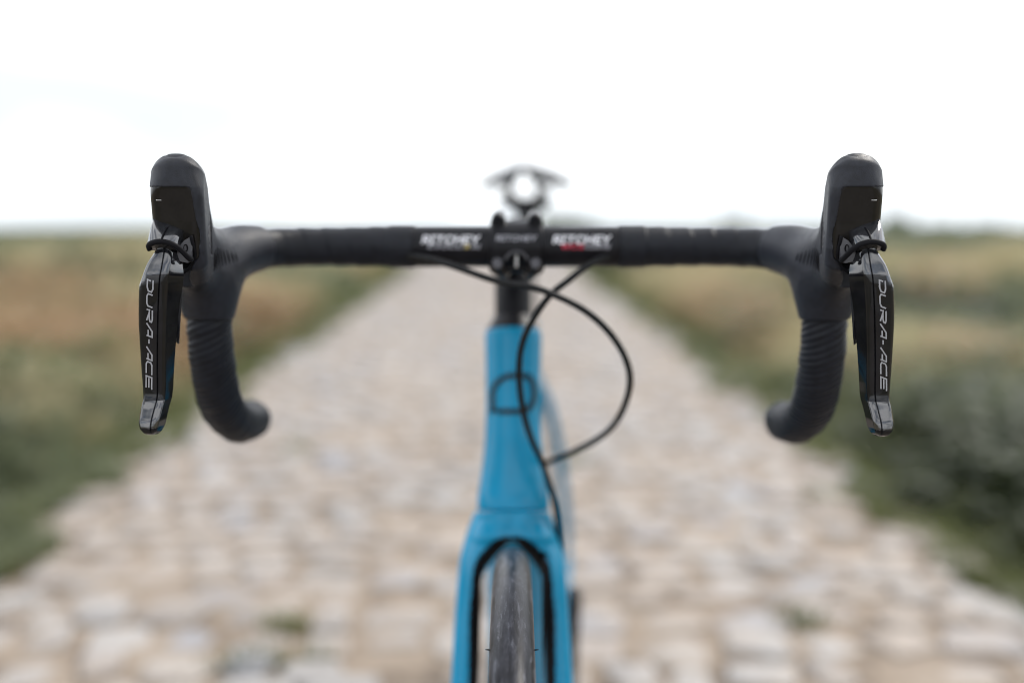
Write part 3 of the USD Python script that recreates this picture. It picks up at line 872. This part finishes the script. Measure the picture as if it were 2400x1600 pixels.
def blade_mesh():
    zz = np.r_[np.linspace(0.0085, -0.100, 200), np.linspace(-0.1012, -0.1076, 12)]
    L = []
    for z in zz:
        xo, xs, xi, yf = (float(g(z)) for g in bl_f)
        th_ = 0.010 if z > -0.1 else 0.010 * math.sqrt(max(0.05, 1 - ((-0.1 - z) / 0.0077) ** 2))
        gs = 0.0005
        xb = max(xs - 0.0046, xi + 0.0012)
        pts = [(xo - 0.0015, yf + th_), (xo, yf + 0.45 * th_), (xo - 0.0004, yf + 0.0024), (xo - 0.0016, yf + 0.0006), ((xo * .7 + xs * .3), yf + 0.0001), ((xo * .3 + xs * .7), yf + 0.0001), (xs + gs, yf + 0.0005),
               (xs + 0.0001, yf + 0.0013), (xs - gs, yf + 0.0005), ((xs + xb) / 2, yf + 0.0008), (xb + 0.0006, yf + 0.0019), (xb, yf + 0.0032), (xi, yf + th_ * 1.25), (xi + 0.004, yf + th_ * 1.3)]
        L.append([(a, b, z) for a, b in pts])
    L = np.array(L); n, k = L.shape[:2]
    v = L.reshape(-1, 3)
    i, j = np.meshgrid(np.arange(n - 1), np.arange(k), indexing='ij')
    f = tri(np.stack([i * k + j, i * k + (j + 1) % k, (i + 1) * k + (j + 1) % k, (i + 1) * k + j], -1).reshape(-1, 4))
    v = np.vstack([v, L[0].mean(0), L[-1].mean(0) - [0, 0, .0002]])
    q_ = np.arange(k)
    f = np.vstack([f, np.stack([np.full(k, n * k), (q_ + 1) % k, q_], 1), np.stack([np.full(k, n * k + 1), (n - 1) * k + q_, (n - 1) * k + (q_ + 1) % k], 1)])
    m = trimesh.Trimesh(v, f, process=False)
    if m.volume < 0: m.faces = m.faces[:, ::-1]
    return m


blade = blade_mesh()
# black rubber lip round the top of the blade
lipp = spline([(0.2214, -0.1755, 0.0050), (0.2206, -0.1782, 0.0080), (0.2180, -0.1795, 0.0092), (0.2135, -0.1800, 0.0100), (0.2080, -0.1795, 0.0090), (0.2035, -0.1770, 0.0060), (0.2005, -0.1730, 0.0015), (0.1990, -0.168, -0.0015)], 40)
lip = sweep(lipp, 0.0017, 10, cap=True)
lip2 = sweep(spline([(0.1992, -0.166, 0.013), (0.1985, -0.164, 0.006), (0.1995, -0.160, -0.001), (0.2030, -0.158, -0.0065), (0.2075, -0.158, -0.0100)], 24), 0.0011, 8)
plate = trimesh.creation.extrude_polygon(Polygon([(0.2090, 0.0030), (0.2035, 0.0100), (0.1992, 0.0128), (0.1988, 0.0060), (0.1998, -0.0005), (0.2020, -0.0036), (0.2070, -0.0022)]).buffer(-0.0006).buffer(0.0006, quad_segs=4), 0.010)
plate.vertices = np.stack([plate.vertices[:, 0], -0.1680 + plate.vertices[:, 2] + (plate.vertices[:, 0] - 0.2090) * -0.25, plate.vertices[:, 1]], 1)
plate.faces = plate.faces[:, ::-1]
pin = revolve_y([(0, 0.0003), (0.0012, 0.0003), (0.0014, -0.0004), (0.0017, -0.0004), (0.0019, 0.001)], (0, 0, 0), 18)
pin.vertices = pin.vertices * [0.75, 1, 1.35] + [0.2026, -0.1666, 0.0056]
knuckle = trimesh.convex.convex_hull(np.array([(x, y, z) for x, z in ((0.1995, -0.003), (0.2085, -0.001), (0.2080, -0.0075), (0.2035, -0.0085)) for y in (-0.156, -0.135)]))
button = trimesh.convex.convex_hull(np.array([(0.2105, -0.163, -0.0440), (0.2090, -0.166, -0.0486), (0.2112, -0.163, -0.0540), (0.2150, -0.150, -0.056), (0.2140, -0.150, -0.010), (0.2080, -0.160, -0.020), (0.2120, -0.160, -0.010), (0.2110, -0.166, -0.050), (0.2180, -0.158, -0.050)]))
notch = box((0.2178, -0.1655, 0.0345), (0.0036, 0.0026, 0.0009), 0.0003)

# stroke lettering for the lever blades: capitals one unit high and wide
GL = {'D': [[(0, 1), (.72, 1), (1, .78), (1, .22), (.72, 0), (.12, 0), (.12, .62)]], 'U': [[(0, 1), (0, .22), (.22, 0), (.78, 0), (1, .22), (1, 1)]],
      'R': [[(0, 1), (.78, 1), (1, .86), (1, .62), (.78, .46), (.25, .46), (1, 0)], [(.08, 0), (.08, .62)]], 'A': [[(0, 0), (.55, 1), (1, 1), (1, 0)], [(.5, .3), (1, .3)]],
      '-': [[(.1, .45), (.9, .45)]], 'C': [[(1, 1), (.2, 1), (0, .8), (0, .2), (.2, 0), (1, 0)]], 'E': [[(1, 1), (0, 1), (0, 0), (1, 0)], [(0.1, .5), (.92, .5)]]}


def stroke_text(text, total, height):
    adv = [0.72 if c == '-' else 1.22 for c in text]
    sc = total / (sum(adv) - .22); x = 0; out = []
    for c, a in zip(text, adv):
        w = 1.0 if c != '-' else .45
        for ln in GL[c]:
            g = LineString([((x + px * w) * sc + 0.40 * py * height, py * height) for px, py in ln]).buffer(0.00040, cap_style='flat', join_style='mitre')
            out.append(g)
        x += a
    return unary_union(out)


def text_on_blade(flip):
    """letters read downwards; tops point to +x in the picture on both levers (flip: mirrored lever)."""
    shp = stroke_text('DURA-ACE', 0.0670, 0.0034)
    geoms = shp.geoms if hasattr(shp, 'geoms') else [shp]
    ms = []
    for g in geoms:
        m_ = trimesh.creation.extrude_polygon(g.segmentize(0.002), 0.0002); ms.append(m_)
    m_ = cat(ms); v = m_.vertices.copy()
    z = -0.0118 - v[:, 0]
    xc = np.interp(-z, [0.0118, 0.0792], [0.2200, 0.2252])
    up = v[:, 1] - 0.0017
    x = xc + (-up if flip else up)
    m_.vertices = np.stack([x, blade_y(x, z) - 0.00012 - v[:, 2], z], 1)
    if not flip: m_.faces = m_.faces[:, ::-1]
    m_.fix_normals()
    return m_


for side in (-1, 1):
    S_ = (lambda m: m) if side > 0 else mirror
    lv = bobj('brake_lever', S_(body), 'panel_black', bike, 45)
    tag(lv, label='left brake lever as seen in the picture, with its hood' if side < 0 else 'right brake lever as seen in the picture, with its hood')
    bobj('hood', S_(hood), 'hood_rubber', lv, 50)
    for rb in ribs: bobj('grip_rib', S_(rb), 'matte_black', lv, True)
    cz = blade.triangles_center[:, 2]; nrm = blade.face_normals
    cx = blade.triangles_center[:, 0]; xo_, xs_, xi_, _ = (g(np.clip(cz, BL[-1, 0], BL[0, 0])) for g in bl_f)
    tipm = (cz < -0.0868 - 0.0022 * ((cx - xs_) / 0.007) ** 4) & (cz > -0.1026 + 0.0012 * ((cx - xs_) / 0.007) ** 4) & (cx < xo_ - 0.0013) & (cx > xs_ - 0.0041) & (nrm[:, 1] < -0.35); topm = (cz > -0.0095 - 0.5 * np.maximum(blade.triangles_center[:, 0] - 0.2205, 0) * 2.2) & (nrm[:, 1] < -0.3)
    bl_ = bobj('lever_blade', S_(sub(blade, ~(tipm | topm))), 'gloss_black', lv, 32)
    bobj('polished_tip', S_(sub(blade, tipm)), 'polished_black', lv, 32)
    bobj('polished_shoulder', S_(sub(blade, topm)), 'polished_black', lv, 32)
    bobj('lip_seal', S_(lip), 'matte_black', lv, True)
    bobj('window_seal', S_(lip2), 'matte_black', lv, True)
    bobj('nose_cover', S_(nose), 'polished_black', lv, 50)
    bobj('nose_seam', S_(crease), 'matte_black', lv, True)
    bobj('pivot_plate', S_(plate), 'plate_grey', lv, 30)
    bobj('pivot_pin', S_(pin), 'matte_black', lv, 30)
    bobj('pivot_block', S_(knuckle), 'matte_black', lv, 30)
    bobj('shift_button', S_(button), 'satin_black', lv, 30)
    bobj('indicator_window', S_(notch), 'bright_steel', lv, 30)
    t = text_on_blade(side < 0)
    bobj('lettering', S_(t), 'silver_print', lv, False)

# --- steerer, spacers, head tube
AX = np.array([0, 0.292, 0.956])
ST = np.array([0.0012, C0[1] + 0.122, C0[2] - 0.004])
HT_T = ST - AX * ((ST[2] - 0.8152) / AX[2])           # top of the head tube
HT_B = HT_T - AX * (0.1487 / AX[2])
sp = wobj('headset_spacer', tube(HT_T + AX * 0.012, ST - AX * 0.019, 0.0164, sides=32), 'satin_black', bike)
capm = sweep(np.array([HT_T + AX * s for s in (0.0, 0.002, 0.008, 0.012, 0.013)]), np.array([0.0236, 0.0238, 0.0200, 0.0184, 0.0172]), 32)
wobj('headset_cap', capm, 'satin_black', bike, 30)

FB = []                                               # head tube loft
prof = [(0.0, 0.0240), (0.003, 0.0250), (0.03, 0.0243), (0.06, 0.0240), (0.09, 0.0246), (0.112, 0.0264), (0.132, 0.0290), (0.1475, 0.0310), (0.1548, 0.0310), (0.1555, 0.0302)]
us = np.r_[np.linspace(0, 0.004, 4), np.linspace(0.006, 0.150, 40), np.linspace(0.1518, 0.1555, 5)]
hwv = PchipInterpolator(*np.array(prof).T)(us)
RXv = np.array([1.0, 0, 0]); RYv = np.cross(AX, RXv)    # points backwards
sides = 48; th = np.arange(sides) * 2 * np.pi / sides
ne = 2.7
ht_rad = lambda t, a, b: 1 / ((np.abs(np.cos(t)) / a) ** ne + (np.abs(np.sin(t)) / b) ** ne) ** (1 / ne)
hv = []
for u, w in zip(us, hwv):
    dp = w * 1.18
    r = ht_rad(th, w, dp)
    c = HT_T - AX * u + RYv * (dp - w) * 0.9
    hv.append(c + (r * np.cos(th))[:, None] * RXv + (r * np.sin(th))[:, None] * RYv)
hv = np.array(hv); n = len(us)
i, j = np.meshgrid(np.arange(n - 1), np.arange(sides), indexing='ij')
hf = tri(np.stack([i * sides + j, i * sides + (j + 1) % sides, (i + 1) * sides + (j + 1) % sides, (i + 1) * sides + j], -1).reshape(-1, 4))
kk = np.arange(sides)
vv = np.vstack([hv.reshape(-1, 3), hv[0].mean(0), hv[-1].mean(0)])
hf = np.vstack([hf, np.stack([np.full(sides, n * sides), (kk + 1) % sides, kk], 1), np.stack([np.full(sides, n * sides + 1), (n - 1) * sides + kk, (n - 1) * sides + (kk + 1) % sides], 1)])
ht = trimesh.Trimesh(vv, hf, process=False)
if ht.volume < 0: ht.faces = ht.faces[:, ::-1]
frame = wobj('head_tube', ht, 'blue_paint', bike, 60)

# the outline emblem on the head tube: an open D-like loop, flat at the foot, round at the shoulders
bw, bt, bb = 0.0203, 0.0400, 0.0750


def badge():
    o = Polygon([(-bw, bb), (-bw, bb - 0.012)] + [(-bw * math.cos(a), bt + 0.018 - 0.018 * math.sin(a)) for a in np.linspace(0, np.pi / 2, 14)] +
                [(bw * 0.55 + bw * 0.45 * math.sin(a), bt + 0.016 - 0.016 * math.cos(a)) for a in np.linspace(0, np.pi / 2, 10)] + [(bw, bb - 0.018)] +
                [(bw * 0.35 + bw * 0.65 * math.cos(a), bb - 0.018 + 0.018 * math.sin(a)) for a in np.linspace(0.1, np.pi / 2, 10)])
    o = o.buffer(-0.0012).buffer(0.0012)
    g = o.difference(o.buffer(-0.0046)).segmentize(0.002)
    m_ = trimesh.creation.extrude_polygon(g, 0.0003)
    m_ = m_.subdivide().subdivide()
    v = m_.vertices.copy(); u = v[:, 1]
    w = np.interp(u, us, hwv); dp = w * 1.18
    s_ = np.clip(np.abs(v[:, 0]) / w, 0, 0.985)
    front = dp * (1 - s_ ** ne) ** (1 / ne) + 0.00025 + v[:, 2]
    c = HT_T - AX * u[:, None] + RYv * ((dp - w) * 0.9)[:, None]
    m_.vertices = c + v[:, :1] * RXv - front[:, None] * RYv
    m_.fix_normals()
    return m_


wobj('head_badge', badge(), 'badge_dark', frame, True)

# --- fork
AXLE = np.array([0, 0.63, 0.342]); RT = 0.342
CR = np.array([0, 0.8345, 0.6689])
legk = np.array([(0.0095, CR[1] + 0.002, CR[2] - 0.002, .0212), (0.0205, CR[1] - 0.006, CR[2] - 0.022, .0188), (0.0292, CR[1] - 0.016, CR[2] - 0.045, .0158), (0.0340, CR[1] - 0.029, CR[2] - 0.075, .0134),
                 (0.0376, CR[1] - 0.052, CR[2] - 0.120, .0120), (0.0430, CR[1] - 0.105, CR[2] - 0.210, .0102), (0.0490, AXLE[1] + 0.008, AXLE[2] + 0.012, .0085)])
leg_f = [PchipInterpolator(legk[::-1, 2], legk[::-1, k]) for k in (0, 1, 3)]



def f_fork(P):
    x = np.abs(P[:, 0]); Q = np.c_[x, P[:, 1], P[:, 2]]
    z_ = np.clip(P[:, 2], legk[-1, 2], legk[0, 2])
    cx_, cy_, r_ = (g(z_) for g in leg_f)
    d = 0.8 * (np.hypot(x - cx_, (P[:, 1] - cy_) * 0.55) - r_)
    d = smax(d, legk[-1, 2] - 0.006 - P[:, 2], 0.004)
    w = P - (HT_B - AX * 0.012); al = w @ AX
    lat = w - al[:, None] * AX
    rad = (np.abs(lat[:, 0]) ** ne + np.abs(lat @ RYv / 1.15) ** ne) ** (1 / ne)
    cr = extr(rad - (0.0308 - 0.25 * al), np.abs(al) - 0.0115, 0.003)
    d = smin(d, cr, 0.006)
    d = np.maximum(d, (P - HT_B) @ AX + 0.0006)
    return smax(d, -f_arch(P), 0.004)


def f_arch(P):
    x = np.abs(P[:, 0])
    rr = np.hypot(P[:, 1] - AXLE[1], P[:, 2] - AXLE[2])
    ww = np.stack([x - 0.0262, rr - (RT + 0.0085)], 1)
    r_ = 0.0255
    return np.minimum((ww + r_).max(1), 0) + np.linalg.norm(np.maximum(ww + r_, 0), axis=1) - r_


fm = snets(f_fork, (-0.068, 0.590, 0.318), (0.068, 0.915, 0.700), 0.0019)
trimesh.smoothing.filter_taubin(fm, 0.5, 0.52, 12)
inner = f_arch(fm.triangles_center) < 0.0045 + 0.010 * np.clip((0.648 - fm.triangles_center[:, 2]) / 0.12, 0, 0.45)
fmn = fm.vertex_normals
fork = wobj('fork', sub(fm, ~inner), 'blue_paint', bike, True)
wobj('inner_lining', sub(fm, inner), 'matte_black', fork, True)  # inner faces of the legs and crown arch, coloured black


# --- wheels
def ring_mesh(prof, c, seg=180):
    """closed profile of (x, r) turned about the x axis through c."""
    prof = np.asarray(prof, float); k = len(prof)
    t = np.arange(seg) * 2 * np.pi / seg
    v = np.stack([np.broadcast_to(prof[:, 0], (seg, k)), prof[:, 1] * np.sin(t)[:, None], prof[:, 1] * np.cos(t)[:, None]], -1).reshape(-1, 3) + c
    i, j = np.meshgrid(np.arange(seg), np.arange(k), indexing='ij')
    f = tri(np.stack([i * k + j, i * k + (j + 1) % k, ((i + 1) % seg) * k + (j + 1) % k, ((i + 1) % seg) * k + j], -1).reshape(-1, 4))
    m = trimesh.Trimesh(v, f, process=False)
    if m.volume < 0: m.faces = m.faces[:, ::-1]
    return m


def wheel(name, c, xf=lambda m: m):
    rim = [(-0.0115, 0.315), (-0.0125, 0.308), (-0.0110, 0.292), (-0.0060, 0.280), (0.0, 0.277), (0.0060, 0.280), (0.0110, 0.292), (0.0125, 0.308), (0.0115, 0.315), (0.009, 0.316), (0.0, 0.311), (-0.009, 0.316)]
    w = wobj(name, xf(ring_mesh(rim, c)), 'rim_carbon', bike, 30)
    ts = [(0.0135 * math.sin(a), RT - 0.0135 + 0.0135 * math.cos(a)) for a in np.linspace(-2.35, 2.35, 36)]
    # fine moulding line down the middle and the edges of the tread
    ts = [(x, r - 0.00022 * math.exp(-(x / 0.0005) ** 2) - 0.00025 * math.exp(-((abs(x) - 0.0118) / 0.0004) ** 2)) for x, r in ts]
    wobj('tyre', xf(ring_mesh(ts, c, 260)), 'tyre_rubber', w, True)
    hub = [(-0.048, 0.008), (-0.03, 0.009), (-0.028, 0.020), (-0.024, 0.020), (-0.02, 0.011), (0.02, 0.011), (0.024, 0.020), (0.028, 0.020), (0.03, 0.009), (0.048, 0.008), (0.048, 0.001), (-0.048, 0.001)]
    wobj('hub', xf(ring_mesh(hub, c, 32)), 'satin_black', w, 30)
    for k in range(24):
        a = 2 * np.pi * k / 24; s = 1 if k % 2 else -1; a2 = a + (0.9 if (k // 2) % 2 else -0.9)
        p0 = c + np.array([s * 0.026, 0.019 * math.sin(a2), 0.019 * math.cos(a2)]); p1 = c + np.array([0, 0.281 * math.sin(a), 0.281 * math.cos(a)])
        wobj('spoke', xf(tube(p0, p1, 0.001, sides=6)), 'satin_black', w, True)
    rot = ring_mesh([(0.036, 0.08), (0.0378, 0.08), (0.0378, 0.058), (0.036, 0.058)], c, 48)
    wobj('brake_rotor', xf(rot), 'bright_steel', w, 30)
    return w


fw = wheel('front_wheel', AXLE)
for sx in (-1, 1):                                    # moulding hairs left on the tyre
    for t in (0.10,):
        dirv = np.array([0, -math.sin(0.205), math.cos(0.205)])
        p0 = AXLE + dirv * (RT - 0.0115) + np.array([sx * 0.0130, 0, 0])
        wobj('moulding_hair', tube(p0, p0 + np.array([sx * 0.0027, 0, 0.0003]), 0.0006, 0.0003, 6), 'matte_black', fw, True)

# --- the frame behind the head tube, turned a little on the steering axis
PHI = 0.035
Rf = trimesh.transformations.rotation_matrix(-PHI, AX, HT_B)


def rear(m):
    m = m.copy(); m.apply_transform(Rf); return m


BB = np.array([0, 1.245, 0.272]); SC = np.array([0, 1.405, 0.76]); RA = np.array([0, 1.625, 0.342])


def stube(pts, rs, prof=None, n=24, sides=20):
    p = spline(pts, n) if len(pts) > 2 else np.linspace(pts[0], pts[1], n)
    return sweep(p, np.interp(np.linspace(0, 1, n), np.linspace(0, 1, len(rs)), rs), sides, None if prof is None else np.tile(prof, (n, 1)))


wobj('top_tube', rear(stube([HT_T - AX * 0.026 + RYv * 0.01, SC + [0, 0, -0.03]], [0.019, 0.016], (0.85, 1.05))), 'blue_paint', bike, True)
wobj('down_tube', rear(stube([HT_B + AX * 0.034 + RYv * 0.030, BB + [0, -0.01, 0.01]], [0.018, 0.030, 0.035, 0.036], (0.9, 1.12))), 'blue_paint', bike, True)
wobj('seat_tube', rear(stube([SC, BB], [0.0165, 0.02, 0.026])), 'blue_paint', bike, True)
wobj('bottom_bracket', rear(tube(BB - [0.043, 0, 0], BB + [0.043, 0, 0], 0.0235, sides=28)), 'satin_black', bike, 30)
for s in (-1, 1):
    wobj('seat_stay', rear(stube([SC + [s * 0.008, 0.01, -0.07], SC + [s * 0.028, 0.05, -0.12], RA + [s * 0.062, 0, 0.01]], [0.009, 0.008, 0.007])), 'blue_paint', bike, True)
    wobj('chain_stay', rear(stube([BB + [s * 0.022, 0.01, 0.004], BB + [s * 0.034, 0.10, 0.02], RA + [s * 0.062, 0, -0.005]], [0.014, 0.011, 0.009])), 'blue_paint', bike, True)
wheel('rear_wheel', RA, rear)
# cranks: the left arm stands up, seen right of the fork
for s, up in ((1, 1), (-1, -1)):
    a = BB + [s * 0.056, 0, 0]; b = BB + [s * 0.064, -0.02 * up, 0.168 * up]
    ca = wobj('crank_arm', rear(stube([a, b], [0.017, 0.013, 0.014], (1.0, 0.7))), 'satin_black', bike, True)
wobj('chainring', rear(ring_mesh([(-0.0450, 0.100), (-0.0430, 0.102), (-0.0410, 0.100), (-0.0410, 0.082), (-0.0450, 0.082)], BB, 96)), 'satin_black', bike, 30)
# seat post and saddle
SP = SC + (SC - BB) / np.linalg.norm(SC - BB) * 0.185
wobj('seat_post', rear(tube(SC - [0, 0, 0.03], SP - [0, 0, 0.012], 0.0136, sides=24)), 'satin_black', bike, True)


def saddle_mesh():
    t = np.linspace(0, 1, 40); u = np.linspace(-1, 1, 31)
    hw = np.interp(t, [0, .03, .15, .4, .55, .70, .80, .9, 1.0], [.017, .0245, .0275, .0310, .043, .062, .074, .079, .072])
    z0 = np.interp(t, [0, .06, .3, .6, .85, 1.0], [-.006, 0, .0, .002, .007, .008])
    sk = np.interp(t, [0, .15, .5, .75, 1.0], [.021, .022, .018, .004, .0])
    dz = lambda i, a: z0[i] - sk[i] * (1 - np.sqrt(1 - 0.97 * a * a)) - 0.031 * np.abs(hw[i] * a / .077) ** 2.2
    top = np.array([[(hw[i] * a, 0.270 * t[i], dz(i, a)) for a in u] for i in range(40)])
    bot = np.array([[(hw[i] * a * 0.84, 0.270 * t[i] + (0.004 if i == 0 else 0), dz(i, a) - 0.0065 - 0.0015 * a * a) for a in u] for i in range(40)])
    n, k = 40, 31
    V = np.vstack([top.reshape(-1, 3), bot.reshape(-1, 3)]); o = n * k; F = []
    for i in range(n - 1):
        for j in range(k - 1):
            a, b, c, d = i * k + j, (i + 1) * k + j, (i + 1) * k + j + 1, i * k + j + 1
            F += [(a, d, c), (a, c, b), (o + a, o + b, o + c), (o + a, o + c, o + d)]
    ed = [(i * k, (i + 1) * k) for i in range(n - 1)] + [((n - 1) * k + j, (n - 1) * k + j + 1) for j in range(k - 1)] + [((i + 1) * k + k - 1, i * k + k - 1) for i in range(n - 1)] + [(j + 1, j) for j in range(k - 1)]
    for a, b in ed: F += [(a, b, o + b), (a, o + b, o + a)]
    return trimesh.Trimesh(V, np.array(F), process=False)


SDL = np.array([0, 1.385, 0.9835])
sm = saddle_mesh(); sm.vertices += SDL
sad = wobj('saddle', rear(sm), 'saddle_black', bike, 50)
for s in (-1, 1):
    wobj('saddle_rail', rear(sweep(spline([SDL + [s * .007, .012, -.014], SDL + [s * .019, .045, -.034], SDL + [s * .0225, .095, -.047], SDL + [s * .0225, .165, -.047], SDL + [s * .036, .235, -.028]], 40), 0.0038, 10)), 'satin_black', sad, True)
ck = [(s * .0235, SDL[1] + .125, z) for s, z in ()]
yoke = spline([(-.027, SDL[1] + .125, SDL[2] - .040), (-.022, SDL[1] + .125, SDL[2] - .052), (0, SDL[1] + .125, SDL[2] - .058), (.022, SDL[1] + .125, SDL[2] - .052), (.027, SDL[1] + .125, SDL[2] - .040)], 30)
wobj('seat_clamp', rear(sweep(yoke, 0.008, 12, np.tile((1.0, 1.5), (30, 1)))), 'satin_black', bike, True)
print('saddle post top', SP, 'clamp', SDL + [0, .125, -.058])


# --- brake hoses
def ray(px, py, y):
    v = (800 - py) / 2352
    dy, dz = math.cos(pr) + v * math.sin(pr), -math.sin(pr) + v * math.cos(pr)
    return ((px - 1200) / 2352 * y / dy, y, H + dz * y / dy)


HOSE_A = [(930, 599, .776), (973, 601, .764), (1039, 616, .752), (1117, 643, .744), (1183, 663, .739), (1250, 674, .736), (1294, 689, .735), (1363, 723, .738), (1436, 789, .745), (1474, 865, .755), (1474, 915, .765),
          (1451, 977, .78), (1407, 1024, .80), (1333, 1062, .83), (1285, 1083, .850), (1262, 1093, .858)]
HOSE_B = [(1450, 598, .776), (1424, 601, .766), (1371, 627, .755), (1327, 661, .748), (1294, 687, .744), (1257, 736, .745), (1228, 792, .75), (1217, 851, .757), (1219, 915, .765), (1231, 983, .775), (1251, 1041, .786),
          (1275, 1094, .80), (1284, 1123, .806), (1297, 1166, .812), (1306, 1219, .818), (1311, 1266, .822), (1316, 1330, .822), (1318, 1420, .815)]
for hs in (HOSE_A, HOSE_B):
    wobj('brake_hose', sweep(spline([ray(*p_) for p_ in hs], 140), 0.0026, 12), 'hose_black', bike, True)
